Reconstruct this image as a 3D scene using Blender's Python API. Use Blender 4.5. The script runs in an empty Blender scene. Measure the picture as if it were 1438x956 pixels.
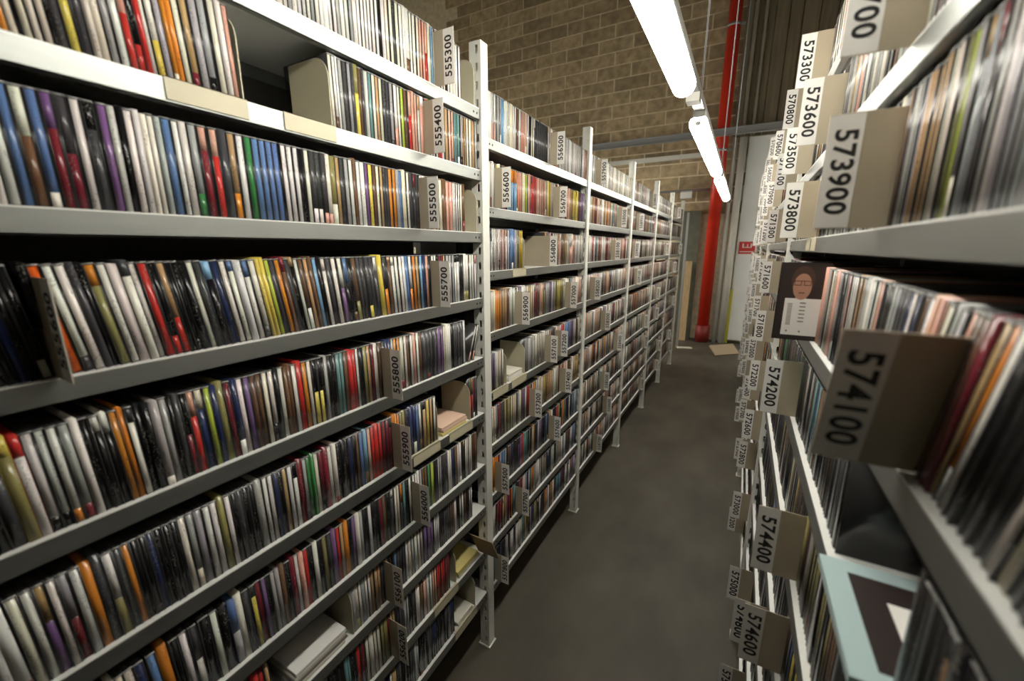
import bpy, math, random
import numpy as np
from mathutils import Matrix, Vector

rnd = random.Random(57)
scene = bpy.context.scene
COL = scene.collection

# ------------------------------------------------------------------ camera
CAM_Z = 1.648
cam_data = bpy.data.cameras.new('camera')
cam = bpy.data.objects.new('camera', cam_data)
COL.objects.link(cam)
PITCH, YAW = math.radians(12.761), math.radians(29.057)
cr = Vector((math.cos(YAW), math.sin(YAW), 0))
cf = Vector((-math.sin(YAW) * math.cos(PITCH), math.cos(YAW) * math.cos(PITCH), -math.sin(PITCH)))
cu = cr.cross(cf)
cam.matrix_world = Matrix(((cr.x, cu.x, -cf.x, 0), (cr.y, cu.y, -cf.y, 0), (cr.z, cu.z, -cf.z, CAM_Z), (0, 0, 0, 1)))
cam_data.sensor_width = 36.0
cam_data.lens = 14.37
cam_data.clip_start = 0.01
cam_data.clip_end = 60
cam_data.dof.use_dof = True
cam_data.dof.focus_distance = 1.5
cam_data.dof.aperture_fstop = 2.8
scene.camera = cam

# ------------------------------------------------------------------ world, exposure
world = bpy.data.worlds.new('world')
scene.world = world
world.use_nodes = True
world.node_tree.nodes['Background'].inputs[0].default_value = (0.9, 0.85, 0.7, 1)
world.node_tree.nodes['Background'].inputs[1].default_value = 0.02
vs = scene.view_settings
vs.view_transform = 'Standard'
vs.look = 'None'
vs.gamma = 1.0
vs.use_curve_mapping = False
vs.exposure = 0.0
cy = scene.cycles
cy.max_bounces = 6
cy.diffuse_bounces = 2
cy.glossy_bounces = 3
cy.transmission_bounces = 2
cy.caustics_reflective = False
cy.caustics_refractive = False
LAMP_STRENGTH = 40.0
LAMP_COLOUR = (1.0, 0.955, 0.85, 1)

# ------------------------------------------------------------------ materials
MATS = {}


def mat(name, colour, rough=0.5, metal=0.0, noise=0.0, nscale=20.0, stretch=(1, 1, 1), bump=0.0, spec=0.5, coat=0.0):
    m = bpy.data.materials.new(name)
    m.use_nodes = True
    nt = m.node_tree
    b = nt.nodes['Principled BSDF']
    b.inputs['Roughness'].default_value = rough
    b.inputs['Metallic'].default_value = metal
    b.inputs['Specular IOR Level'].default_value = spec
    b.inputs['Coat Weight'].default_value = coat
    b.inputs['Base Color'].default_value = (*colour, 1)
    if noise or bump:
        g = nt.nodes.new('ShaderNodeNewGeometry')
        mp = nt.nodes.new('ShaderNodeMapping')
        mp.inputs['Scale'].default_value = stretch
        nz = nt.nodes.new('ShaderNodeTexNoise')
        nz.inputs['Scale'].default_value = nscale
        nz.inputs['Detail'].default_value = 5
        nt.links.new(g.outputs['Position'], mp.inputs['Vector'])
        nt.links.new(mp.outputs['Vector'], nz.inputs['Vector'])
        if noise:
            mr = nt.nodes.new('ShaderNodeMapRange')
            mr.inputs[1].default_value, mr.inputs[2].default_value = 0.3, 0.7
            mr.inputs[3].default_value, mr.inputs[4].default_value = 1 - noise, 1 + noise
            nt.links.new(nz.outputs['Fac'], mr.inputs[0])
            mx = nt.nodes.new('ShaderNodeVectorMath')
            mx.operation = 'SCALE'
            mx.inputs[0].default_value = colour
            nt.links.new(mr.outputs[0], mx.inputs['Scale'])
            nt.links.new(mx.outputs[0], b.inputs['Base Color'])
        if bump:
            bp = nt.nodes.new('ShaderNodeBump')
            bp.inputs['Strength'].default_value = bump
            bp.inputs['Distance'].default_value = 0.01
            nt.links.new(nz.outputs['Fac'], bp.inputs['Height'])
            nt.links.new(bp.outputs[0], b.inputs['Normal'])
    MATS[name] = m
    return m


def cd_material():
    """colour comes from the mesh; the alpha channel says where small print runs along the spine"""
    m = bpy.data.materials.new('printed_case')
    m.use_nodes = True
    nt = m.node_tree
    b = nt.nodes['Principled BSDF']
    b.inputs['Roughness'].default_value = 0.2
    b.inputs['Specular IOR Level'].default_value = 0.36
    at = nt.nodes.new('ShaderNodeAttribute')
    at.attribute_name = 'col'
    g = nt.nodes.new('ShaderNodeNewGeometry')
    mp = nt.nodes.new('ShaderNodeMapping')
    mp.inputs['Scale'].default_value = (1, 520, 330)
    nz = nt.nodes.new('ShaderNodeTexNoise')
    nz.inputs['Scale'].default_value = 1.0
    nz.inputs['Detail'].default_value = 1.0
    nt.links.new(g.outputs['Position'], mp.inputs['Vector'])
    nt.links.new(mp.outputs[0], nz.inputs['Vector'])
    # long-wave noise says which stretch of the spine carries words
    mp2 = nt.nodes.new('ShaderNodeMapping')
    mp2.inputs['Scale'].default_value = (1, 95, 22)
    nz2 = nt.nodes.new('ShaderNodeTexNoise')
    nz2.inputs['Scale'].default_value = 1.0
    nt.links.new(g.outputs['Position'], mp2.inputs['Vector'])
    nt.links.new(mp2.outputs[0], nz2.inputs['Vector'])
    r1 = nt.nodes.new('ShaderNodeMapRange')
    r1.inputs[1].default_value, r1.inputs[2].default_value = 0.55, 0.64
    nt.links.new(nz.outputs['Fac'], r1.inputs[0])
    r2 = nt.nodes.new('ShaderNodeMapRange')
    r2.inputs[1].default_value, r2.inputs[2].default_value = 0.52, 0.6
    nt.links.new(nz2.outputs['Fac'], r2.inputs[0])
    mu = nt.nodes.new('ShaderNodeMath')
    mu.operation = 'MULTIPLY'
    nt.links.new(r1.outputs[0], mu.inputs[0])
    nt.links.new(r2.outputs[0], mu.inputs[1])
    mu2 = nt.nodes.new('ShaderNodeMath')
    mu2.operation = 'MULTIPLY'
    nt.links.new(mu.outputs[0], mu2.inputs[0])
    nt.links.new(at.outputs['Alpha'], mu2.inputs[1])
    mu3 = nt.nodes.new('ShaderNodeMath')
    mu3.operation = 'MULTIPLY'
    mu3.inputs[1].default_value = 0.5
    nt.links.new(mu2.outputs[0], mu3.inputs[0])
    bw = nt.nodes.new('ShaderNodeRGBToBW')
    nt.links.new(at.outputs['Color'], bw.inputs[0])
    lt = nt.nodes.new('ShaderNodeMath')
    lt.operation = 'LESS_THAN'
    lt.inputs[1].default_value = 0.16
    nt.links.new(bw.outputs[0], lt.inputs[0])
    ink = nt.nodes.new('ShaderNodeMix')
    ink.data_type = 'RGBA'
    ink.inputs[6].default_value = (0.05, 0.045, 0.05, 1)
    ink.inputs[7].default_value = (0.22, 0.21, 0.18, 1)
    nt.links.new(lt.outputs[0], ink.inputs[0])
    mx = nt.nodes.new('ShaderNodeMix')
    mx.data_type = 'RGBA'
    nt.links.new(mu3.outputs[0], mx.inputs[0])
    nt.links.new(at.outputs['Color'], mx.inputs[6])
    nt.links.new(ink.outputs[2], mx.inputs[7])
    nt.links.new(mx.outputs[2], b.inputs['Base Color'])
    MATS['cd'] = m
    return m


def lamp_material():
    m = bpy.data.materials.new('lit_diffuser')
    m.use_nodes = True
    nt = m.node_tree
    b = nt.nodes['Principled BSDF']
    b.inputs['Base Color'].default_value = (0.9, 0.9, 0.88, 1)
    b.inputs['Emission Color'].default_value = LAMP_COLOUR
    b.inputs['Emission Strength'].default_value = LAMP_STRENGTH
    MATS['lit'] = m


def block_material():
    m = mat('block', (0.45, 0.35, 0.21), 0.9, 0, 0.3, 9, (1, 1, 1), 0.35)
    nt = m.node_tree
    b = nt.nodes['Principled BSDF']
    oi = nt.nodes.new('ShaderNodeObjectInfo')
    mr = nt.nodes.new('ShaderNodeMapRange')
    mr.inputs[3].default_value, mr.inputs[4].default_value = 0.72, 1.22
    nt.links.new(oi.outputs['Random'], mr.inputs[0])
    old = b.inputs['Base Color'].links[0].from_socket
    sc = nt.nodes.new('ShaderNodeVectorMath')
    sc.operation = 'SCALE'
    nt.links.new(old, sc.inputs[0])
    nt.links.new(mr.outputs[0], sc.inputs['Scale'])
    nt.links.new(sc.outputs[0], b.inputs['Base Color'])


cd_material()
lamp_material()
block_material()
mat('mortar', (0.80, 0.70, 0.49), 0.95, 0, 0.15, 14)
mat('shelf_top_lit', (0.80, 0.81, 0.78), 0.5, 0.1)  # paler than the lip: the bright lit line along the shelf is painted in
mat('shelf', (0.345, 0.36, 0.345), 0.46, 0.95, 0.06, 6, (8, 1, 8))
mat('upright', (0.72, 0.72, 0.66), 0.45, 0.0, 0.04, 8)
mat('back', (0.10, 0.10, 0.095), 0.7)
mat('plate', (0.40, 0.345, 0.25), 0.55, 0, 0.05, 12)
mat('bookend', (0.52, 0.48, 0.34), 0.5, 0, 0.04, 12)
mat('label', (0.80, 0.79, 0.75), 0.6)
mat('ink', (0.012, 0.012, 0.012), 0.6)
mat('hole', (0.01, 0.01, 0.01), 0.9)
mat('floor', (0.09, 0.079, 0.061), 0.55, 0, 0.28, 3.5, (1, 0.6, 1), 0.05, 0.3)
mat('concrete', (0.30, 0.27, 0.2), 0.9, 0, 0.15, 2)
mat('red', (0.62, 0.03, 0.012), 0.32, 0, 0.08, 5)
mat('redsign', (0.6, 0.04, 0.03), 0.5)
mat('darkred', (0.22, 0.02, 0.015), 0.5)
mat('steel', (0.42, 0.43, 0.43), 0.4, 0.5)
mat('housing', (0.55, 0.54, 0.5), 0.4)
mat('pale', (0.66, 0.65, 0.58), 0.5, 0, 0.05, 5)
mat('whitepanel', (0.85, 0.86, 0.83), 0.5, 0, 0.06, 2)
mat('cladding', (0.20, 0.165, 0.105), 0.8, 0, 0.25, 3, (6, 6, 0.5))
mat('cladding_light', (0.30, 0.27, 0.2), 0.8, 0, 0.2, 3, (6, 6, 0.5))
mat('wood', (0.50, 0.36, 0.19), 0.6, 0, 0.2, 6, (9, 9, 1))
mat('greenboard', (0.13, 0.14, 0.10), 0.75, 0, 0.3, 4)
mat('yellow', (0.55, 0.5, 0.05), 0.5)
mat('paper', (0.7, 0.67, 0.58), 0.7)
mat('pinkpaper', (0.72, 0.5, 0.38), 0.7)
mat('yellowpaper', (0.65, 0.55, 0.2), 0.7)
mat('lightblue', (0.42, 0.55, 0.56), 0.35)
mat('darkprint', (0.03, 0.022, 0.02), 0.4)
mat('case_black', (0.012, 0.012, 0.014), 0.2)
mat('skin', (0.46, 0.24, 0.165), 0.5)
mat('hair', (0.07, 0.035, 0.022), 0.6)
mat('greyink', (0.25, 0.23, 0.2), 0.6)
mat('cardboard', (0.45, 0.35, 0.23), 0.7)


# ------------------------------------------------------------------ mesh helpers
class MB:
    def __init__(self):
        self.v, self.f, self.m = [], [], []

    def box(self, x0, x1, y0, y1, z0, z1, m=0):
        n = len(self.v)
        x0, x1 = min(x0, x1), max(x0, x1)
        self.v += [(x0, y0, z0), (x1, y0, z0), (x1, y1, z0), (x0, y1, z0), (x0, y0, z1), (x1, y0, z1), (x1, y1, z1), (x0, y1, z1)]
        self.f += [tuple(n + i for i in q) for q in ((3, 2, 1, 0), (4, 5, 6, 7), (0, 1, 5, 4), (1, 2, 6, 5), (2, 3, 7, 6), (3, 0, 4, 7))]
        self.m += [m] * 6
        return self

    def prism(self, pts, axis, a, b, m=0):
        """closed outline pts (2-d) pushed along axis from a to b"""
        def p3(p, w):
            return (w, p[0], p[1]) if axis == 'x' else (p[0], w, p[1]) if axis == 'y' else (p[0], p[1], w)
        n, k = len(self.v), len(pts)
        self.v += [p3(p, a) for p in pts] + [p3(p, b) for p in pts]
        self.f += [tuple(n + i for i in range(k)), tuple(n + k + i for i in reversed(range(k)))]
        self.f += [(n + i, n + k + i, n + k + (i + 1) % k, n + (i + 1) % k) for i in range(k)]
        self.m += [m] * (k + 2)
        return self

    def tube(self, p, q, r, seg=14, m=0):
        p, q = Vector(p), Vector(q)
        d = (q - p).normalized()
        a = d.orthogonal().normalized()
        b = d.cross(a)
        n = len(self.v)
        for c in (p, q):
            for i in range(seg):
                t = 2 * math.pi * i / seg
                self.v.append(tuple(c + a * math.cos(t) * r + b * math.sin(t) * r))
        self.f += [(n + i, n + (i + 1) % seg, n + seg + (i + 1) % seg, n + seg + i) for i in range(seg)]
        self.f += [tuple(n + i for i in reversed(range(seg))), tuple(n + seg + i for i in range(seg))]
        self.m += [m] * (seg + 2)
        return self

    def mesh(self, name, mats):
        me = bpy.data.meshes.new(name)
        me.from_pydata(self.v, [], self.f)
        mats = mats if isinstance(mats, (list, tuple)) else [mats]
        for k in mats:
            me.materials.append(MATS[k])
        me.polygons.foreach_set('material_index', self.m)
        import bmesh
        bm = bmesh.new()
        bm.from_mesh(me)
        bmesh.ops.recalc_face_normals(bm, faces=bm.faces)
        bm.to_mesh(me)
        bm.free()
        return me


def link(name, data, parent=None, loc=None, rot=None):
    o = bpy.data.objects.new(name, data)
    COL.objects.link(o)
    if loc:
        o.location = loc
    if rot:
        o.rotation_euler = rot
    if parent:
        o.parent = parent
    return o


def tag(o, label=None, cat=None, group=None, kind=None):
    if label:
        o['label'] = label
    if cat:
        o['category'] = cat
    if group:
        o['group'] = group
    if kind:
        o['kind'] = kind
    return o


def smooth(o):
    for p in o.data.polygons:
        p.use_smooth = len(p.vertices) == 4
    return o


def bevel(o, w, seg=2):
    b = o.modifiers.new('bevel', 'BEVEL')
    b.width = w
    b.segments = seg
    b.limit_method = 'ANGLE'
    return o


# ------------------------------------------------------------------ the room
LX, RX = -0.77, 0.135          # front faces of the left and right shelving
WY = 8.2                       # end wall
tag(link('floor', MB().box(-9, 5, -5, 8.4, -0.1, 0).mesh('floor', 'floor')), kind='structure')
tag(link('ceiling', MB().box(-9, 5, -5, 8.4, 7.3, 7.4).mesh('ceiling', 'concrete')), kind='structure')
tag(link('wall_left', MB().box(-9.1, -9, -5, 8.4, 0, 7.3).mesh('wall_left', 'concrete')), kind='structure')
tag(link('wall_right', MB().box(5, 5.1, -5, 8.4, 0, 7.3).mesh('wall_right', 'concrete')), kind='structure')
tag(link('wall_back', MB().box(-9, 5, -5.1, -5, 0, 7.3).mesh('wall_back', 'concrete')), kind='structure')
wall_end = tag(link('wall_end', MB().box(-9, 5, WY, WY + 0.2, 0, 7.3).mesh('wall_end', 'mortar')), kind='structure')
bl, bh, bd = 0.607, 0.200, 0.006
full = MB().box(0, bl, -bd, 0.01, 0, bh).mesh('concrete_block', 'block')
nb = 0
for c in range(9, 32):
    z = c * 0.2215 + 0.01
    off = 0.315 if c % 2 else 0.0
    for k in range(-16, 2):
        x = -0.52 + k * 0.63 + off + 0.012 * math.sin(c * 2.3)
        rel = (z - CAM_Z) / WY
        if x < -6.4 or x > 0.3 or (x > -0.65 and z > 2.0 and c % 2):
            continue
        if z > CAM_Z + 3.7 + max(0, (-x - 0.5)) * 0.27 or (z < 2.2 + max(0, -x - 1.2) * 0.14):
            continue
        o = link('concrete_block', full, wall_end, (x, WY, z))
        o.rotation_euler = (rnd.uniform(-.004, .004), 0, rnd.uniform(-.006, .006))
        nb += 1

# vertical boards and conduits to the right of the riser, above the horizontal channel
clad = link('board_cladding', None, None, (0.2, 8.1, 3.5))
tag(clad, 'brown vertical board cladding above the white panel at the aisle end', 'cladding')
for i, (x0, w, d, k) in enumerate(((-0.36, .10, .05, 'cladding_light'), (-0.25, .05, .09, 'cladding_light'), (-0.19, .07, .03, 'cladding'), (-0.11, .04, .08, 'cladding_light'), (-0.06, .09, .03, 'cladding'),
                                   (0.04, .17, .05, 'cladding'), (0.22, .16, .03, 'cladding'), (0.39, .2, .06, 'cladding'), (0.60, .2, .04, 'cladding'), (0.81, .2, .06, 'cladding'), (1.02, .2, .04, 'cladding'))):
    link('board', MB().box(x0, x0 + w, 8.16 - d, 8.165, 3.42, 7.25).mesh('board', k), clad).matrix_parent_inverse = Matrix.Translation((-0.2, -8.1, -3.5))

ch = link('steel_channel', MB().box(-4.6, 1.3, 7.80, 7.81, 3.38, 3.49).box(-4.6, 1.3, 7.76, 7.80, 3.48, 3.49).box(-4.6, 1.3, 7.76, 7.80, 3.38, 3.39).box(-3.0, -2.94, 7.8, 8.17, 3.4, 3.46).box(.7, .76, 7.8, 8.10, 3.4, 3.42).mesh('steel_channel', 'steel'))
tag(ch, 'long grey steel channel running across the block wall in front of the red pipe', 'beam')
ch2 = link('cable_trunking', MB().box(-4.6, -0.66, 7.95, 8.03, 3.13, 3.20).mesh('cable_trunking', 'pale'))
tag(ch2, 'pale cable trunking on the block wall just below the steel channel', 'trunking')
ch3 = smooth(link('conduit_pipe', MB().tube((-4.6, 8.05, 2.62), (-0.62, 8.05, 2.62), 0.022).mesh('conduit_pipe', 'steel')))
tag(ch3, 'thin grey conduit crossing the block wall at the far end', 'pipe')
sb = link('sign_box', None, None, (-0.98, 7.95, 2.48))
tag(sb, 'small white box sign hanging from the conduit at the aisle end', 'sign')
link('body', MB().box(-.09, .09, -.05, .05, 0, .1).mesh('body', 'label'), sb)
link('bracket', MB().box(-.09, .09, -.01, .06, .1, .13).mesh('bracket', 'steel'), sb)

# red riser pipe
PX, PY = -0.51, 7.98
pipe = link('riser_pipe', None, None, (PX, PY, 0))
tag(pipe, 'tall glossy red riser pipe standing at the end of the aisle', 'pipe')
smooth(link('pipe_run', MB().tube((0, 0, .12), (0, 0, 7.25), .095, 28).mesh('pipe_run', 'red'), pipe))
smooth(link('base_flange', MB().tube((0, 0, 0), (0, 0, .30), .116, 28).mesh('base_flange', 'darkred'), pipe))
for z in (3.2, 4.99):
    c = smooth(link('pipe_clamp', MB().tube((0, 0, z - .02), (0, 0, z + .02), .104, 24).mesh('pipe_clamp', 'steel'), pipe))
    link('clamp_arm', MB().box(.09, .15, -.02, .02, z - .02, z + .02).mesh('clamp_arm', 'steel'), c)

# pale posts and white panel right of the riser
for x, w, y, lab in ((-0.315, .035, 8.02, 'thin pale conduit post beside the red pipe'), (-0.20, .055, 8.0, 'thick pale post between the red pipe and white panel')):
    o = smooth(link('pale_post', MB().tube((x, y, 0), (x, y, 3.37), w, 16).mesh('pale_post', 'pale')))
    tag(o, lab, 'post', 'pale posts at the aisle end')
pn = link('white_panel', MB().box(-0.12, 0.62, 8.06, 8.14, 0.06, 3.38).mesh('white_panel', 'whitepanel'))
tag(pn, 'tall white panel behind the right shelving at the aisle end', 'panel')
ys = link('yellow_strip', MB().box(-0.145, -0.10, 8.03, 8.06, 0.0, 0.95).mesh('yellow_strip', 'yellow'))
tag(ys, 'yellow strip low on the edge of the white panel', 'strip')
sg = link('wall_sign', None, None, (0.03, 8.06, 1.55))
tag(sg, 'small red sign with white marks on the white panel', 'sign')
link('board', MB().box(-.12, .12, -.012, 0, 0, .2).mesh('board', 'redsign'), sg)
mk = MB()
mk.box(-.07, .07, -.0135, -.012, .10, .112).box(-.07, -.05, -.0135, -.012, .10, .17).box(.0, .012, -.0135, -.012, .112, .16).box(.05, .07, -.0135, -.012, .10, .17).box(-.10, .10, -.0135, -.012, .03, .042)
link('symbol', mk.mesh('symbol', 'label'), sg)

# boards left of the riser
for name, x0, x1, y0, y1, z1, k, lean, lab, cat in (
        ('dark_board', -1.02, -0.72, 8.06, 8.10, 2.28, 'greenboard', 0.0, 'dark greenish board standing behind the red pipe against the wall', 'board'),
        ('wooden_plank', -0.93, -0.78, 7.9, 7.94, 1.42, 'wood', 0.02, 'tan wooden plank leaning left of the red pipe', 'plank'),
        ('wooden_plank', -0.98, -0.87, 7.0, 7.04, 1.25, 'wood', 0.01, 'tan wooden plank standing against the end of the left shelving', 'plank'),
        ('steel_post', -0.86, -0.825, 7.3, 7.335, 2.2, 'steel', 0.0, 'slim grey steel post between the two wooden planks', 'post')):
    o = link(name, MB().box(x0, x1, 0, y1 - y0, 0, z1).mesh(name, k), None, (0, y0, 0.0), (-lean, 0, 0))
    tag(o, lab, cat)
o = link('cardboard_sheet', MB().box(-.22, .22, -.01, .01, 0, .2).mesh('cardboard_sheet', 'cardboard'), None, (-0.06, 7.1, 0.006), (-.9, 0, 0.75))
tag(o, 'folded tan cardboard sheet leaning low at the far right of the aisle', 'cardboard')
o = link('paper_sheet', MB().box(-.12, .12, -.06, .06, 0, .004).mesh('paper_sheet', 'paper'), None, (-0.72, 7.3, 0.001), (0, 0, .3))
tag(o, 'white paper scrap lying on the floor at the far end', 'paper')

# ------------------------------------------------------------------ fluorescent lights over the aisle, unseen added rows beside it
LAMP_X, LAMP_Z = -0.235, 2.175


def lamp(y0, y1, label, x=LAMP_X):
    t = link('fluorescent_light', None, None, (x, (y0 + y1) / 2, LAMP_Z))
    tag(t, label, 'light', 'fluorescent lights in a line over the aisle')
    h = (y1 - y0) / 2
    pts = [(0.037 * math.cos(a), -0.036 * math.sin(a)) for a in [math.radians(-40 + 260 * i / 16) for i in range(17)]]
    d = link('diffuser', MB().prism(pts, 'y', -h + .008, h - .008).mesh('diffuser', 'lit'), t)
    link('housing', MB().box(-.024, .024, -h, h, .0235, .055).mesh('housing', 'housing'), t)
    for s in (-1, 1):
        link('end_cap', MB().prism([(p[0] * .3, p[1] * .3) for p in pts], 'y', s * h, s * (h - .008)).mesh('end_cap', 'label'), t)
    return t


lamp(0.27, 1.61, 'long glowing fluorescent light nearest the camera, cut by the top edge')
lamp(2.08, 3.42, 'glowing fluorescent light second in the line above the aisle')
lamp(3.81, 5.2, 'small glowing fluorescent light farthest along the aisle')
for x, w in ((-2.45, 'next aisle on the left'), (-4.7, 'second aisle on the left'), (-6.9, 'third aisle on the left'), (1.9, 'next aisle on the right')):  # lamp rows and rails added out of sight to brighten the end wall
    for y0, p in ((.3, 'near'), (2.4, 'middle'), (4.4, 'far'), (6.35, 'last')):
        lamp(y0, y0 + 1.53, f'unseen fluorescent light added for the wall, {p} one over the {w}', x)
    o = link('lighting_rail', MB().box(-.02, .02, -4.98, 8.17, 0, .03).mesh('lighting_rail', 'steel'), None, (x, 0, LAMP_Z + .0555))
    tag(o, f'unseen grey rail added to carry wall lights over the {w}', 'rail')
rl = link('lighting_rail', None, None, (LAMP_X, 3, LAMP_Z + .05))
tag(rl, 'grey metal rail that carries the row of fluorescent lights', 'rail')
link('channel', MB().box(-.02, .02, -3.4, 3.3, 0, .035).mesh('channel', 'steel'), rl)
for y in (-1.13, .64):
    link('connector', MB().box(-.024, .024, y - .03, y + .03, -.03, 0).mesh('connector', 'label'), rl)
for y in (-2.4, -.9, .9, 2.9):
    smooth(link('hanger', MB().tube((0, y, .03), (0, y, 5.0), .004, 6).mesh('hanger', 'steel'), rl))

# ------------------------------------------------------------------ shelving
L1 = [.424, .244, .05, -.167, -.378, -.588, -.796, -.975, -1.17, -1.37]
L2 = [.35, .135, -.08, -.30, -.53, -.745, -.96, -1.17, -1.38]
R1 = [.42, .215, .023, -.185, -.385, -.585, -.785, -.985, -1.185, -1.385]
R3 = [.60, .42, .215, .023, -.185, -.385, -.585, -.785, -.985, -1.185, -1.385]
UL = [-.12, 1.178, 2.212, 3.22, 4.21, 5.16, 6.1]
UR = [-.02, 1.72, 3.2, 4.7, 6.2]


def upright_mesh(s):
    """slotted post: front face at local x = 0, body runs inwards (s * x)"""
    m = MB()
    H = CAM_Z + .613
    m.box(0, s * .002, 0, .04, 0, H)
    for y in (0, .038):
        m.box(s * .002, s * .010, y, y + .002, 0, H)
        m.box(s * .020, s * .042, y, y + .002, 0, H)
        z = 0.0
        while z < H:
            m.box(s * .010, s * .020, y, y + .002, z, min(z + .027, H))
            z += .05
    m.box(s * -.006, s * .05, -.006, .046, 0, .004)
    return m.mesh('upright', 'upright')


UPM = {-1: upright_mesh(-1), 1: upright_mesh(1)}


def shelf_mesh(s, w):
    m = MB()
    D = .30
    m.box(0, s * D, 0, w, -.002, 0, 2)
    m.box(0, s * .002, 0, w, -.034, -.002)
    m.box(0, s * .012, 0, w, -.034, -.032)
    m.box(s * D, s * (D - .002), 0, w, -.03, 0)
    for y in (0, w - .002):
        m.box(0, s * D, y, y + .002, -.03, 0)
    for y in (.012, .03, w - .036, w - .018):
        m.box(-s * .0003, 0, y, y + .006, -.02, -.014, 1)
    return m.mesh('shelf', ['shelf', 'hole', 'shelf_top_lit'])


def bay(s, y0, y1, levels, label, posts):
    fx = LX if s < 0 else RX
    t = link('shelving_bay', None, None, (fx, y0, 0))
    tag(t, label, 'shelving', 'steel shelving bays along the aisle')
    for py in posts:
        link('upright', UPM[s], t, (-s * .006, py - y0, 0))
        link('rear_upright', UPM[-s], t, (s * .345, py - y0, 0))
    w = (y1 - y0) - .042
    sm = shelf_mesh(s, w)
    for z in levels:
        link('shelf', sm, t, (0, .041, CAM_Z + z))
    top = CAM_Z + max(levels)
    link('back_panel', MB().box(s * .303, s * .309, .04, y1 - y0, .06, top + .02).mesh('back_panel', 'back'), t)
    return t


bay(-1, UL[0], UL[1], L1, 'nearest steel shelving bay on the left, ten shelves of CDs', [UL[0], UL[1]])
names = ['second', 'third', 'fourth', 'fifth', 'sixth']
for i in range(1, 6):
    bay(-1, UL[i], UL[i + 1], L2, f'{names[i - 1]} steel shelving bay along the left side of the aisle', [UL[i + 1]])
names = ['nearest', 'second', 'third', 'farthest']
for i in range(4):
    bay(1, UR[i], UR[i + 1], R1 if i < 2 else R3, f'{names[i]} steel shelving bay along the right side of the aisle', [UR[0], UR[1]] if i == 0 else [UR[i + 1]])

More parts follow.
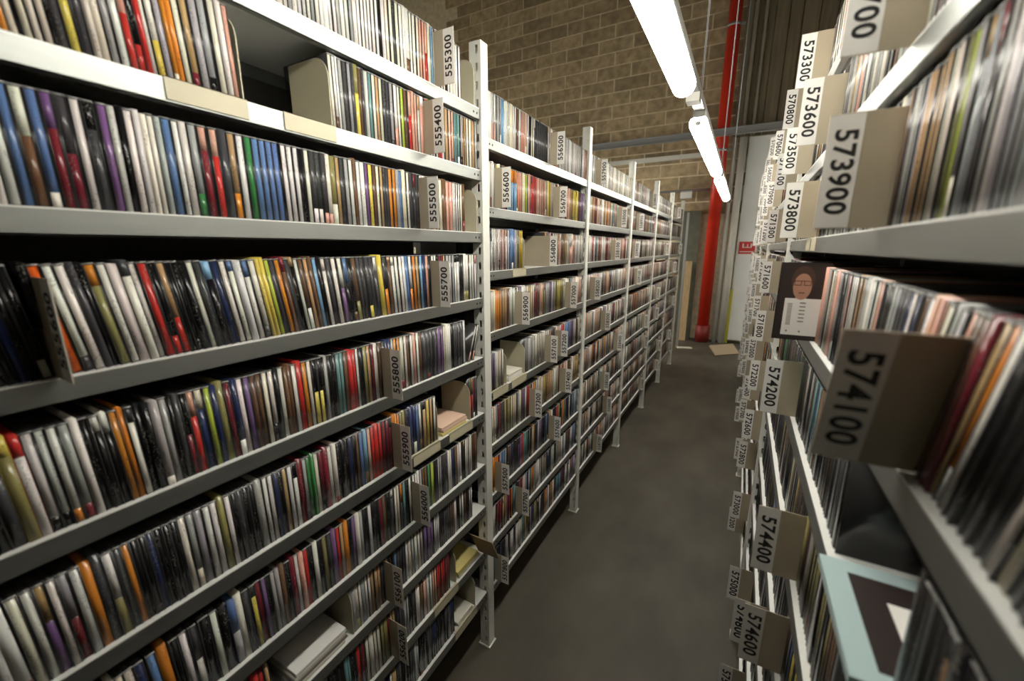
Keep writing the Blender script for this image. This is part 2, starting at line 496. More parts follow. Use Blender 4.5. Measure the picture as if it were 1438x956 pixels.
# ------------------------------------------------------------------ compact disc cases
PAL = dict(w=(.71, .69, .64), i=(.70, .65, .53), g=(.36, .36, .36), d=(.055, .055, .06), k=(.008, .008, .009), b=(.11, .19, .38), n=(.02, .03, .09),
           u=(.20, .38, .58), r=(.50, .035, .03), q=(.72, .12, .02), m=(.17, .02, .03), o=(.62, .22, .03), t=(.46, .29, .14), y=(.66, .52, .10), l=(.38, .46, .06),
           e=(.045, .20, .06), a=(.13, .27, .27), p=(.17, .09, .22), h=(.14, .075, .04), s=(.66, .36, .27), v=(.26, .23, .09))
WORD = dict(w='white', i='cream', g='grey', d='dark grey', k='black', b='blue', n='navy blue', u='light blue', r='red', q='orange red', m='maroon', o='orange', t='tan', y='yellow',
            l='lime green', e='green', a='teal', p='purple', h='brown', s='salmon pink', v='olive')
ROWS = {
 '1.1': '527w 537w 548w 557g 567w 577w 587w 596w 605g 614w 625w 633w 645w 655w 665g 676w 686w 697g 707w 718w 728w 738w 748w 758w 769w 779k 790w 801i 813i 824d 834i 846w 858w 868w 881w 891w 904i 915s 926s 937s/r@.5 948w 960u 972w 975D555300 1028w 1041w 1054w 1068w 1082w 1096_',
 '1.2': '163i 170i 177w 184w/o@.6 192i 201k 205i 212i 221i 230k 234d 243w/y@.3 255d 267i 274i 283g 293w 304s/r@.5 313k/r@.75 323r 330w 335w/y@.65 346g 356o 362o 370i 380t 392g 405g 419w 431w 440s 450_ 633i 642w 651w 658g 669d 680g 690d 698v/y@.4 708h 718d 726w 734a 745i 756t 767i 778d 790d 801g 813w/s@.7 826i 836l 848h 861s/r@.4 875s 885s 896w 908s 922D555400 995w 1008t 1025s 1038s 1052a 1070a 1084g 1095t 1114i 1129i 1145t 1161g 1173_',
 '1.3': '130w 139w 149w 157w 169b 180w/h@.4 193b 205p/m@.3 217d/m@.5 231w 242d 257p 268w 276k 283w 294w 302w 310w 319g 327b 341w 351w 361g/e@.75 375s/m@.25 390s/r@.3 403d 417t/o@.7 431w 444e 457b 470b 482b 494b 506k 511w 522w 534w 545k 556w 567d/w@.8 580d/w@.8 592d/s@.85 604w/s@.85 615v/i@.7 628t 639d 650g 662w 674h 682w 694w 705p 716y 729h 740i 751t 761d 770d 780o 792o 804g 815b 827i 841w 851d 865d 876d 888D555500 945w/s@.7 957s 970i 987h 1004s 1021s 1035w 1053w 1072i 1087h 1098_',
 '1.4': '92k 101k 110h/k@.1 118k 128n 137k 147k 158D555600 167k 175q 187w 198w 210d 218k 225o/v@.2 238w 249w 261w 272w 281r 294k/r@.8 305t/r@.6 316k 325k 334k 345w 355d 366u/k@.2 378n 392w 403b/w@.12 414w 426b/w@.2 438w 451y 459y 468l 478d 488o 499h 507d 517k 525w 534h/w@.7 545t 555h 564u 574k 583w 594d 606w 621w/p@.45 635b/k@.4 649k 660h/v@.7 673d 683d 695d/y@.8 708d 720d 734y 748d/o@.55 763h 776w 789w 802w 815w 826b 837w/o@.6 852o 866t 878u 890n 902s 915k 924D555700 992g 1009g 1035k/w@.15 1061k 1081w/v@.8 1097w/v@.8 1113w 1130w 1143s/w@.2 1160_',
 '1.5': '51k 61n 73k 86d 99y/v@.18 111r/w@.2 121w/k@.86 133w/k@.86 143w/o@.86 154g/m@.85 166w 175k 185w/k@.15 196w/k@.2 205o 215o 222w 232k 241k 251g/w@.9 262g 273k 280d 288k/m@.5 298s/r@.3 310n 323l 334n 344v 355m 366n/w@.8 376w 387p 398h 409h 419i 430w 441k 451w 462h 470h 478w 489r 501o 513i 523k/y@.5 536k/y@.5 547k 552g 560k 573k 581a 593a 603h 615r 628r 638w 647k 660v 672t 683m 693w 705h 717D555800 782i 798i 810h 821w 833s 845w 857h 872d 888d 904d 921d 938p 955p 969i 987w 1005k 1021d 1040d 1056d 1072w 1080_',
 '1.6': '7w 17k 29k 43w 56w/r@.88 70i 83w 94t/p@.4 105w 115g/m@.5 127w 139o 150d 161w/v@.55 174d 184o 194k 204k 214n 223k 234k 244k 254w 266g 277g 290w 302w 314v 325w 336k 346d 356k 368k 379g 393w 403w 414n 423k 432t 442w 453w 465m 476g 486e 497e 504i 515m 526m 538w 550w 560k 572k 584k 595n 606k 617h 626b 640u 651s 663r 675r 688r 700m 713m 735D555900 787k 802n 817n 829b 842w 857t 874y 890t 904i 918_ 1101v/r@.4 1119m 1133d 1146_',
 '1.7': '65k 81d 96w 111e 123o 135w 144i 154i 167n 183b 198o 213k 226w 240d/w@.5 255k 272w 286k 302b/g@.5 315w 327d 342y 353m 364p 373k 382g 392g 401h 411k 423m 433w 443s 454r 465k 478w 489k 501v 513d 525p 537r 547t 558o 571k 582p 593w 605g 619k 633w 646k 658k 671m 684h 697k 711d 725w 736i 747o/d@.4 759a 771k 783w 795D556000 866e 880l 897k 915g 934d 953d 968w 988n 1004h 1020w 1041k 1062w 1084w 1102h 1121h 1140_',
 '1.8': '561g 571w/v@.8 582w 592g 604w 614w 624t 636t 649t 660d 673D556100 753w 766i 778g 791w 807w 820g 834p 851p 868p 883w 901w 916k 935d 950d 970h 990w 1007k 1024w 1046h 1064k 1082w 1100_',
 '1.9': '378g 396w 415w 434g 454w 475k 492k 507k 523a 541k 558r 572m 587w 602w 615i 628w 642v 656v 670m 675D556200 698k 716d 735g 754k 770d 786w 803h 820s 837w 863s 885r 908r 931m 956_',
 '1.10': '452k 474k 497g 520k 545k 570g 596k 624i 646D556300 660w 670t 688d 706k 725k 744d 764g 785k 806k 828d 850n 873k 896k 920d 945n 971_',
 '2.1': '1245w 1263w/s@.6 1285g 1304g 1324u 1343w 1364w 1384i 1406w 1433h 1450w 1472s 1496s 1520w 1538k 1557i 1583d 1616d 1651d 1686d 1715w 1746D556500 1842w 1885w 1929w 1966w 2004w 2034w 2074w 2116g 2148w 2181s 2215_',
 '2.2': '1240i 1258w 1277D556600 1363o/u@.3 1389o/u@.3 1417o/u@.3 1440s 1463s 1487i 1511l 1530s 1556r 1582r 1609s 1637s 1666s 1695i 1726y 1757i 1789D556700 1946s 1984t 2024y 2064y 2106h 2139p 2184g 2230_',
 '2.3': '1235d/g@.3 1254w 1274i 1293w 1314s 1335s 1356w 1378b 1401b 1424g 1447v 1465y 1490_ 1690D556800 1785w 1818i 1853s 1889h 1925t 1963i 2003w/s@.4 2043s 2085w 2129i 2173w 2220l 2268_',
 '2.4': '1235i 1255i 1275o 1296o 1317t 1338t 1361h 1383w 1407w 1430D556900 1519i 1546t 1573i 1601m 1630h 1660s 1691v 1722g 1755p 1788g 1823v 1858y 1895v 1932i 1961D557000 2063s 2107i 2151s 2197i 2245i 2282_',
 '2.5': '1235w 1250p 1271g 1287i 1309i 1337_ 1516g 1543w 1572g 1600i 1630i 1661i 1692w 1724D557100 1852D557200 1969b 2010b 2052p 2095g 2140h 2175i 2223w 2272i 2310_',
}
CDS, DIVS = [], []


def jit(c, a=.14):
    f = rnd.uniform(1 - a, 1 + a * .6)
    return tuple(max(0.0, min(.85, v * f * rnd.uniform(.94, 1.06))) for v in c)


def add_cd(s, row, y, z, t, code, lean=0.0, setback=.008, h=None):
    c2, fr = None, 0
    c = code
    if '/' in code:
        c, rest = code.split('/')
        c2, fr = rest.split('@')
        fr = float(fr)
    segs = []
    if c2:
        segs = [(0, 1 - fr, jit(PAL[c2])), (1 - fr, 1, jit(PAL[c]))]
    else:
        q = rnd.random()
        col = jit(PAL[c])
        if q < .07:
            f = rnd.uniform(.08, .25)
            segs = [(0, f, jit(PAL[rnd.choice('wkmdih')])), (f, 1, col)]
        elif q < .12:
            f = rnd.uniform(.75, .9)
            segs = [(0, f, col), (f, 1, jit(PAL[rnd.choice('wkdmit')]))]
        else:
            segs = [(0, 1, col)]
    style = 'sleeve' if (t < .0085 or rnd.random() < .18) else 'jewel'
    CDS.append(dict(s=s, row=row, y=y, z=CAM_Z + z, t=t, h=h or ((.140 if row in ('1.1', '1.2', '1.3') else .147) + (0 if style == 'jewel' else rnd.uniform(-.002, .004))), lean=math.radians(lean), segs=segs, style=style,
                    x=(LX - setback - rnd.uniform(0, .0025)) if s < 0 else (RX + setback + rnd.uniform(0, .0025)), code=c, c2=c2))


def fill(s, row, y0, y1, z, pal, lean):
    y = y0
    run, code = 0, None
    while y < y1 - .007:
        t = rnd.choice((.0104, .0104, .0106, .0106, .0075, .0112))
        if y + t > y1:
            t = y1 - y
        if run <= 0:
            code, run = rnd.choice(pal), rnd.choice((1, 1, 1, 2, 2, 3))
        run -= 1
        add_cd(s, row, y, z, t - .0005, code, lean(y))
        y += t + .0002


def divider(s, y, z, num, label, lean=0.0, out=.055):
    DIVS.append((s, y, z, num, label, lean, out))


def row_tokens(s, row, spec, z, pal, lean, yend):
    toks = []
    for tk in spec.split():
        k = 0
        while k < len(tk) and (tk[k].isdigit() or tk[k] == '-'):
            k += 1
        toks.append((int(tk[:k]) / 1000, tk[k:]))
    toks.append((yend, '_'))
    for (y, c), (yn, _) in zip(toks, toks[1:]):
        if c == '_':
            continue
        if c[0] == 'D':
            divider(s, y + .001, z, c[1:], row)
            fill(s, row, y + .0035, yn, z, pal, lean)
            continue
        n = max(1, round((yn - y) / .0116))
        t = (yn - y) / n
        for i in range(n):
            add_cd(s, row, y + i * t, z, min(t - .0005, .0125 if t < .016 else t), c, lean(y))


DARKPAL = 'kkkkkddnnwwwggihmrvotbpa'
WARMPAL = 'wwwwwiiiiiggtttsshhmrovvydpdka'
FARPAL = 'wwwwwiiiiiiiggttsshmrovddpa'
for r in range(1, 11):
    top = {2: (4, .45), 3: (.6, .4), 4: (7, .75), 5: (3.5, .3), 6: (2.5, .3), 7: (3, .3)}.get(r, (1, .5))
    ln = (lambda y, a=top: a[0] * max(0.0, min(1.0, (a[1] + .25 - y) / .5)) + .3 * math.sin(y * 40))
    z = L1[r - 1]
    spec = ROWS[f'1.{r}']
    first = int(''.join(ch for ch in spec.split()[0][:5] if ch.isdigit() or ch == '-')) / 1000
    name = f'1.{r}'
    if r == 8:
        fill(-1, name, 0.0, .36, z, DARKPAL, ln)
    elif r in (1,):
        fill(-1, name, 0.05, first, z, 'wwwwgi', ln)
    else:
        fill(-1, name, -.06, first, z, DARKPAL if r > 3 else 'wwwgdib', ln)
    row_tokens(-1, name, spec, z, DARKPAL if r > 4 else WARMPAL, ln, 1.172)
num = 557300
extra = {(1, 6): (1560, 1925), (1, 7): (1262, 1790), (1, 8): (1440,), (1, 9): (1256,)}
for b in range(1, 6):
    y0, y1 = UL[b] + .045, UL[b + 1] - .004
    for r in range(1, 10):
        z = L2[r - 1]
        name = f'{b + 1}.{r}'
        ln = lambda y: 1.2 * math.sin(y * 7 + r)
        if name in ROWS:
            row_tokens(-1, name, ROWS[name], z, WARMPAL, ln, y1)
            continue
        pal = ('wwwwwigs' if r == 1 else WARMPAL if r < 7 else DARKPAL) if b == 1 else ('wwwwwiigs' if r == 1 else FARPAL if r < 7 else FARPAL + 'kkdd')
        if (b, r) in extra:
            ds = [v / 1000 for v in extra[(b, r)]]
        elif b == 2:
            ds = [y0 + {1: .12, 2: .62, 3: .5, 4: .10, 5: .35, 6: .7, 7: .4, 8: .5, 9: .3}[r]]
        else:
            ds = [y0 + rnd.uniform(.1, .8)] if rnd.random() < .55 else []
        last = y0
        for d in ds:
            fill(-1, name, last, d, z, pal, ln)
            divider(-1, d + .001, z, str(num), name, 0, .055 if b < 3 else .045)
            num += 100
            last = d + .0035
        fill(-1, name, last, y1, z, pal, ln)


# right-hand rows: near cases listed from the camera outwards
def right_row(r, levels, y0, spec, parts, pal, lean):
    z = levels
    y = y0
    fill(1, f'R.{r}', UR[0] + .06, y0, z, pal, lean)
    for c in spec:
        t = .0104
        if c == '_':
            y += .01
            continue
        add_cd(1, f'R.{r}', y, z, t, c, lean(y), .006)
        y += t + .0007
    for (yd, n, ld) in parts:
        fill(1, f'R.{r}', y, yd, z, pal, lean)
        divider(1, yd + .001 + .133 * math.sin(math.radians(max(0, ld))) * 0, z, n, f'R.{r}', ld, .062)
        y = yd + .0035
    fill(1, f'R.{r}', y, UR[1] - .005, z, pal, lean)


flat = lambda y: 0.5 * math.sin(y * 9)
right_row(1, R1[0], .30, 'wwgwwwgwwgwwwgww', [(1.454, '573300', 0)], 'wwwwgwis', flat)
right_row(2, R1[1], .30, 'wgwwgwgwwgwwwgwwdw', [(.655, '573700', 0), (1.14, '573600', 0), (1.55, '573500', 0)], 'wwwgwwgits', flat)
right_row(3, R1[2], .27, 'tooogggdggggggwgdggglviit', [(.652, '573900', 0), (1.242, '573800', 0)], 'iitgwdwi', flat)
lb = lambda y: max(0.0, min(17.0, (.75 - y) * 55))
right_row(4, R1[3], .16, 'tooniairmkkkiwkkkkkwotmhh', [(.435, '574100', 19)], 'kgiignkotsswwgdhwssgwwg', lb)
right_row(5, R1[4], .17, 'kkdkkhkkdkikkhkkdkk______________________', [(1.098, '574200', 0)], 'kkddhhktaegn', flat)
right_row(6, R1[5], .2, 'kkdk', [(.79, '574400', 0)], 'kkkddgkhv', flat)
right_row(7, R1[6], .2, 'kkdk', [(.78, '574600', 2)], 'kkkddgkhyb', flat)
right_row(8, R1[7], .2, 'kkdk', [(1.02, '574800', 0)], 'kkkddgkh', flat)
right_row(9, R1[8], .3, 'kkdk', [(1.40, '575000', 0)], 'kkkddgkh', flat)
right_row(10, R1[9], .5, 'kkdk', [(1.2, '575200', 0)], 'kkkddgkh', flat)
RD = {1: [(1.9, '570800'), (2.5, '570600')], 2: [(1.935, '571100'), (2.7, '570900')], 3: [(2.08, '571300'), (2.75, '571200')], 4: [(2.02, '571600'), (2.5, '571500')], 5: [(1.98, '571800'), (2.6, '571700')],
      6: [(1.92, '572200'), (2.45, '572000')], 7: [(1.87, '572600'), (2.4, '572400')], 8: [(2.0, '572800'), (2.6, '572700')], 9: [(1.9, '573000'), (2.5, '572900')], 10: [(2.1, '573200')]}
for r in range(1, 11):
    z = R1[r - 1]
    y = UR[1] + .045
    for yd, n in RD[r]:
        fill(1, f'R2.{r}', y, yd, z, FARPAL, flat)
        divider(1, yd + .001, z, n, f'R2.{r}', 0, .062)
        y = yd + .0035
    fill(1, f'R2.{r}', y, UR[2] - .005, z, FARPAL, flat)
num = 568000
for b in (2, 3):
    for r in range(1, 12):
        z = R3[r - 1]
        y = UR[b] + .045
        for k in range(2):
            yd = UR[b] + .15 + k * .7 + rnd.uniform(0, .35)
            fill(1, f'R3.{r}', y, yd, z, FARPAL, flat)
            n = '570200' if (b, r, k) == (2, 1, 0) else str(num)
            divider(1, yd + .001, z, n, f'R{b + 1}.{r}', 0, .06)
            num += 100
            y = yd + .0035
        fill(1, f'R3.{r}', y, UR[b + 1] - .005, z, FARPAL, flat)

BODY = (.012, .012, .013)
EDGE = (.03, .03, .03)
TOPC = (.045, .045, .045)  # case tops: clear plastic, darkened in colour where little light reaches
RIM_GLINT = (.34, .34, .33)  # pale strip paints in the highlight on the clear top front edge


def cd_parts(c):
    """boxes as (x0,x1,y0,y1,z0,z1, colour, top colour, print) for the case body and the spine card; x runs inwards"""
    t, h, d = c['t'], c['h'], .142
    body, spine = [], []
    if c['style'] == 'jewel':
        e = t * .13
        body.append((.0012, d, e, t - e, 0, h - .0008, BODY, TOPC, 0))
        body.append((0, d, 0, e, 0, h, EDGE, TOPC, 0))
        body.append((0, d, t - e, t, 0, h, EDGE, TOPC, 0))
        body.append((-.0002, .0022, 0, t, h - .0014, h + .0003, RIM_GLINT, RIM_GLINT, 0))
        y0, y1, z0, z1, x0 = e, t - e, .0015, h - .0025, .0004
    else:
        col = c['segs'][-1][2]
        body.append((.0004, d * .98, 0, t, 0, h, tuple(v * .9 for v in col), col, 0))
        y0, y1, z0, z1, x0 = .0003, t - .0003, .0003, h - .0003, 0
    for f0, f1, col in c['segs']:
        spine.append((x0, x0 + .0009, y0, y1, z0 + (z1 - z0) * f0, z0 + (z1 - z0) * f1, col, col, 1))
    return body, spine


CUBE_F = np.array(((3, 2, 1, 0), (4, 5, 6, 7), (0, 1, 5, 4), (1, 2, 6, 5), (2, 3, 7, 6), (3, 0, 4, 7)))


def boxes_mesh(name, items):
    """items: (box, sign, matrix or None) -> one mesh with a corner colour layer 'col'"""
    V, F, C = [], [], []
    n = 0
    for (x0, x1, y0, y1, z0, z1, col, topc, pr), s, T in items:
        a = np.array([(x0, y0, z0), (x1, y0, z0), (x1, y1, z0), (x0, y1, z0), (x0, y0, z1), (x1, y0, z1), (x1, y1, z1), (x0, y1, z1)])
        a[:, 0] *= s
        if T is not None:
            sn, cs, o = T
            yy = a[:, 1] * cs - a[:, 2] * sn + o[1]
            zz = a[:, 1] * sn + a[:, 2] * cs + o[2]
            a = np.stack((a[:, 0] + o[0], yy, zz), 1)
        V.append(a)
        f = CUBE_F if s > 0 else CUBE_F[:, ::-1]
        F.append(f + n)
        n += 8
        cc = np.empty((6, 4, 4))
        cc[..., :3] = col
        cc[..., 3] = pr
        cc[1, :, :3] = topc
        C.append(cc.reshape(-1, 4))
    V = np.concatenate(V)
    F = np.concatenate(F)
    C = np.concatenate(C)
    me = bpy.data.meshes.new(name)
    me.vertices.add(len(V))
    me.vertices.foreach_set('co', V.ravel())
    me.loops.add(len(F) * 4)
    me.loops.foreach_set('vertex_index', F.ravel().astype(np.int32))
    me.polygons.add(len(F))
    me.polygons.foreach_set('loop_start', np.arange(0, len(F) * 4, 4, dtype=np.int32))
    me.update(calc_edges=True)
    ca = me.color_attributes.new('col', 'FLOAT_COLOR', 'CORNER')
    ca.data.foreach_set('color', C.ravel().astype(np.float32))
    me.materials.append(MATS['cd'])
    me.validate()
    return me


def screen(p):
    q = Vector(p) - Vector((0, 0, CAM_Z))
    d = q.dot(cf)
    if d < .02:
        return None
    return 719 + 574 * q.dot(cr) / d, 478 - 574 * q.dot(cu) / d


def area(c):
    pts = [screen((c['x'], c['y'] + a - b * math.sin(c['lean']), c['z'] + b)) for a, b in ((0, 0), (c['t'], 0), (c['t'], c['h']), (0, c['h']))]
    if any(p is None for p in pts):
        return 0, False
    mx, my = sum(p[0] for p in pts) / 4, sum(p[1] for p in pts) / 4
    ok = 0 <= mx <= 1438 and -10 <= my <= 966
    a = abs(sum(pts[i][0] * pts[(i + 1) % 4][1] - pts[(i + 1) % 4][0] * pts[i][1] for i in range(4))) / 2
    return (a if ok else 0), ok


for c in CDS:
    c['area'], c['seen'] = area(c)
U20 = 'zeroth first second third fourth fifth sixth seventh eighth ninth tenth eleventh twelfth thirteenth fourteenth fifteenth sixteenth seventeenth eighteenth nineteenth'.split()
TENS = ' x twenty thirty forty fifty sixty seventy eighty ninety'.split(' ')
ORDW = U20 + [(TENS[n // 10][:-1] + 'ieth') if n % 10 == 0 else TENS[n // 10] + '-' + U20[n % 10] for n in range(20, 100)] + ['hundredth or later'] * 60
order = {}
for c in sorted(CDS, key=lambda c: c['y']):
    if c['seen']:
        order[c['row']] = order.get(c['row'], 0) + 1
        c['n'] = order[c['row']]
big = sorted(CDS, key=lambda c: -c['area'])[:300]
chosen = set(id(c) for c in big)
for c in sorted(big, key=lambda c: (c['row'], c['y'])):
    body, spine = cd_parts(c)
    s = c['s']
    o = link('cd_case', boxes_mesh('cd_case', [(b, s, None) for b in body]), None, (c['x'], c['y'], c['z']), (c['lean'], 0, 0))
    link('spine_card', boxes_mesh('spine_card', [(b, s, None) for b in spine]), o)
    side = 'left' if s < 0 else 'right'
    colour = WORD[c['code']] + (f" over {WORD[c['c2']]}" if c['c2'] else '')
    shelf = ORDW[int(c['row'].split('.')[1])]
    tag(o, f"CD case, {colour} spine, {ORDW[c['n']]} from {side} edge, {side} rack's {shelf} shelf", 'CD case', f'CD cases on the {shelf} shelf of the nearest {side} bay')
items = []
for c in CDS:
    if id(c) in chosen:
        continue
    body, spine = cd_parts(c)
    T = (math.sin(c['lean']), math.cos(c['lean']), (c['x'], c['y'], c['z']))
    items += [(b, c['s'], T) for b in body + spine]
st = link('cd_cases', boxes_mesh('cd_cases', items))
tag(st, 'densely packed rows of CD cases filling the rest of the shelves', 'CD cases', kind='stuff')

# ------------------------------------------------------------------ numbered dividers
TEXTS = {}


def number_mesh(s):
    if s not in TEXTS:
        cv = bpy.data.curves.new('number', 'FONT')
        cv.body = s
        cv.size = .0305
        cv.offset = .0007
        cv.space_character = 1.08
        cv.align_x = 'CENTER'
        cv.align_y = 'CENTER'
        cv.resolution_u = 4
        cv.extrude = .0001
        o = bpy.data.objects.new('number', cv)
        COL.objects.link(o)
        me = bpy.data.meshes.new_from_object(o)
        me.materials.clear()
        me.materials.append(MATS['ink'])
        bpy.data.objects.remove(o)
        bpy.data.curves.remove(cv)
        TEXTS[s] = me
    return TEXTS[s]


PLM, LBM = {}, {}
ROWCOUNT = {}
for s, y, z, num, row, lean, out in DIVS:
    fx = LX if s < 0 else RX
    t = link('shelf_divider', None, None, (fx, y, CAM_Z + z + .0005), (math.radians(lean), 0, 0))
    side = 'left' if s < 0 else 'right'
    b_, r_ = row.split('.')
    b_ = {'R': 1}.get(b_, int(b_.lstrip('R') or 1))
    k_ = ROWCOUNT[row] = ROWCOUNT.get(row, 0) + 1
    tag(t, f"tan divider labelled {num}, {ORDW[k_]} along {ORDW[int(r_)]} shelf of {side} side's {ORDW[b_]} bay", 'divider', f'numbered dividers on the {side} shelving')
    if (s, out) not in PLM:
        PLM[(s, out)] = MB().prism([(s * .11, 0), (-s * out, 0), (-s * out, .131), (s * .09, .131), (s * .11, .11)], 'y', 0, .0012).mesh('plate', 'plate')
        LBM[(s, out)] = MB().box(-s * out, -s * (out - .034), -.0004, 0, .001, .130).mesh('number_label', 'label')
    link('plate', PLM[(s, out)], t)
    lb_ = link('number_label', LBM[(s, out)], t)
    tx = link('number_text', number_mesh(num), lb_)
    if s < 0:
        R = Matrix(((0, -1, 0), (0, 0, -1), (1, 0, 0)))
    else:
        R = Matrix(((0, 1, 0), (0, 0, -1), (-1, 0, 0)))
    tx.matrix_local = Matrix.Translation((-s * (out - .017), -.0006, .0655)) @ R.to_4x4()


# ------------------------------------------------------------------ bookends, loose stacks
def bookend(y, ylen, z, label, s=-1, flange=True):
    fx = LX if s < 0 else RX
    t = link('bookend', None, None, (fx, y, CAM_Z + z + .0006))
    tag(t, label, 'bookend', 'cream metal bookends on the left shelving')
    r = .04
    pts = [(s * .13, 0), (s * .006, 0), (s * .006, .135 - r)] + [(s * (.006 + r - r * math.cos(a)), .135 - r + r * math.sin(a)) for a in [math.pi / 2 * i / 6 for i in range(1, 7)]] + [(s * .13, .135)]
    link('plate', MB().prism(pts, 'y', -.0018, 0).mesh('plate', 'bookend'), t)
    if flange:
        link('lip_flange', MB().box(-s * .0004, -s * .0022, -ylen, 0, -.030, .0012).box(-s * .0022, s * .008, -ylen, 0, .0, .0012).mesh('lip_flange', 'bookend'), t)


bookend(1.158, .02, .424, 'cream bookend closing the top row beside the first left post', flange=False)
bookend(1.160, .02, .05, 'cream bookend closing the shelf marked 555500 beside the first left post', flange=False)
bookend(.4535, .118, .244, 'cream bookend with a blank lip plate closing the upper left CD row')
bookend(.630, .112, .244, 'cream bookend with rounded corner beside the dark gap, shelf marked 555400')
bookend(.921, .122, -.588, 'cream bookend ending the CD run after divider 555900')
bookend(1.098, .130, -.588, 'cream bookend behind the flat pink stack, shelf marked 555900')
bookend(.558, .02, -.975, 'shaded bookend beside the flat stack of booklets, low on the left', flange=False)
bookend(.985, .13, -1.17, 'cream bookend with long lip plate, second lowest shelf on the left')
bookend(1.10, .14, -1.37, 'cream bookend with lip plate on the lowest left shelf')
bookend(1.5, .11, -.08, 'cream bookend in the second bay, before divider 556800')
bookend(1.352, .115, -.53, 'cream bookend beside the white stack in the second bay')
bookend(1.512, .13, -.53, 'cream bookend behind the white stack in the second bay')


def stack(y0, y1, z, n, k, label, s=-1, step=.0105, w=.13):
    for i in range(n):
        dy = rnd.uniform(-.006, .006)
        m = MB().box(s * .006, s * (.006 + w), y0, y1, 0, step * .92)
        o = bevel(link('flat_case', None or m.mesh('flat_case', k[i % len(k)]), None, (LX, dy, CAM_Z + z + .0012 + i * step), None), .001, 1)
        tag(o, label.format(['bottom', 'second', 'third', 'fourth', 'fifth'][i] if i < n - 1 else 'top'), 'CD case', 'cases lying flat on the left shelving')


stack(.945, 1.075, -.588, 3, ['yellowpaper', 'pinkpaper', 'pinkpaper'], '{} flat pink case in the stack on the shelf marked 555900')
stack(.40, .535, -.975, 4, ['paper', 'greyink', 'paper', 'label'], '{} flat booklet in the pale stack in the dark gap, shelf marked 556100')
stack(1.0, 1.13, -1.17, 3, ['paper', 'yellowpaper', 'yellowpaper'], '{} flat cream case near the foot of the first left post')
stack(.99, 1.085, -1.37, 2, ['paper', 'paper'], '{} flat cream case on the lowest shelf of the nearest left bay')
stack(1.375, 1.49, -.53, 3, ['paper', 'label', 'paper'], '{} flat white case in the second left bay gap')
# two cases leaning the other way at the end of the shelf marked 555800
for y, a, k, lab in ((1.118, -17, 'w', 'white CD case leaning against the first left post, outer of two'), (1.094, -22, 'w/s@.75', 'white and pink CD case leaning beside the first left post, inner of two')):
    CD = dict(t=.0104, h=.125, segs=[(0, .25, PAL['s']), (.25, 1, PAL['w'])], style='jewel')
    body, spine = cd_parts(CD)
    o = link('cd_case', boxes_mesh('cd_case', [(b, -1, None) for b in body]), None, (LX - .008, y, CAM_Z - .378 + .0034), (math.radians(a), 0, 0))
    link('spine_card', boxes_mesh('spine_card', [(b, -1, None) for b in spine]), o)
    tag(o, lab, 'CD case')
o = link('cardboard_flap', MB().box(-.02, .075, 0, .002, 0, .12).mesh('cardboard_flap', 'cardboard'), None, (LX, 1.150, CAM_Z - 1.165), (math.radians(25), 0, 0))
tag(o, 'tan cardboard flap sticking out beside the foot of the first left post', 'cardboard')

# black CD pulled out on the right, cover towards the camera
t = link('pulled_out_cd', None, None, (RX, 1.0, CAM_Z - .1845))
t.scale = (1, 1, 1.25)
tag(t, 'black CD case pulled out of the right shelf, portrait of a man on its cover', 'CD case')
link('case', MB().box(-.066, .078, 0, .0104, 0, .125).mesh('case', 'case_black'), t)
cv = link('cover_print', MB().box(-.064, .076, -.0005, 0, .001, .124).mesh('cover_print', 'darkprint'), t)


def disc(cx, cz, rx, rz, y0, y1, n=20):
    return MB().prism([(cx + rx * math.cos(2 * math.pi * i / n), cz + rz * math.sin(2 * math.pi * i / n)) for i in range(n)], 'y', y0, y1)


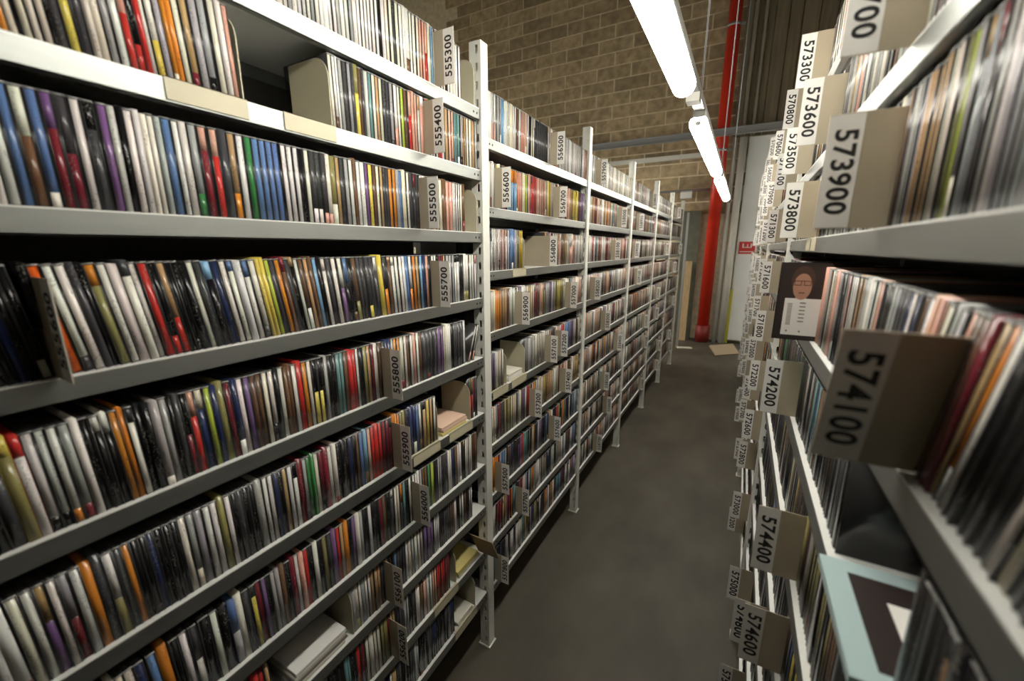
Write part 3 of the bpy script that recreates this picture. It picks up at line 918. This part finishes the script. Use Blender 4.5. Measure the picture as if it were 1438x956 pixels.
link('hair', disc(-.026, .097, .0195, .023, -.0009, -.0005).mesh('hair', 'hair'), cv)
link('face', disc(-.026, .087, .0155, .021, -.0012, -.0006).mesh('face', 'skin'), cv)
g_ = MB().box(-.040, -.028, -.0015, -.0012, .089, .090).box(-.024, -.012, -.0015, -.0012, .089, .090).box(-.040, -.012, -.0015, -.0012, .0955, .0965)
for x in (-.040, -.029, -.024, -.013):
    g_.box(x, x + .001, -.0015, -.0012, .089, .0965)
g_.box(-.031, -.021, -.0015, -.0012, .0765, .078)
link('neck', MB().prism([(-.036, .066), (-.016, .066), (-.019, .076), (-.033, .076)], 'y', -.0009, -.0005).mesh('neck', 'skin'), cv)
link('glasses_and_mouth', g_.mesh('glasses_and_mouth', 'hair'), cv)
lbp = link('barcode_label', MB().box(-.052, .012, -.0011, -.0005, .008, .068).mesh('barcode_label', 'label'), t)
bc = MB()
for i in range(14):
    bc.box(-.046, -.038, -.0013, -.0011, .025 + i * .0026, .0262 + i * .0026)
for x, z in ((-.044, .013), (-.022, .013)):
    bc.box(x, x + .003, -.0013, -.0011, z, z + .003)
for i in range(6):
    bc.box(-.026, -.016, -.0013, -.0011, .03 + i * .006, .032 + i * .006)
link('barcode', bc.mesh('barcode', 'greyink'), lbp)

# light blue CD lying flat in the gap of the shelf marked 574200
t = link('flat_cd', None, None, (RX, .402, CAM_Z - .3845))
tag(t, 'light blue CD case lying flat in the dark gap at lower right', 'CD case')
link('case', MB().box(-.012, .135, 0, .172, 0, .0104).mesh('case', 'lightblue'), t)
cv = link('cover_print', MB().box(.012, .12, .016, .150, .0104, .0109).mesh('cover_print', 'darkprint'), t)
lbp = link('barcode_label', MB().box(.04, .11, .02, .115, .0109, .0113).mesh('barcode_label', 'label'), t)
link('barcode', MB().box(.055, .075, .03, .105, .0113, .0115).mesh('barcode', 'greyink'), lbp)

# cream lip tags on the right shelf level with the camera
for y, lab in ((1.12, 'cream blank tag on the right shelf lip, nearer of two'), (1.21, 'cream blank tag on the right shelf lip, farther of two')):
    o = link('lip_tag', MB().box(-.0016, -.0004, 0, .07, -.028, 0).mesh('lip_tag', 'bookend'), None, (RX, y, CAM_Z + .022))
    tag(o, lab, 'tag', 'cream tags on the right shelf lip')
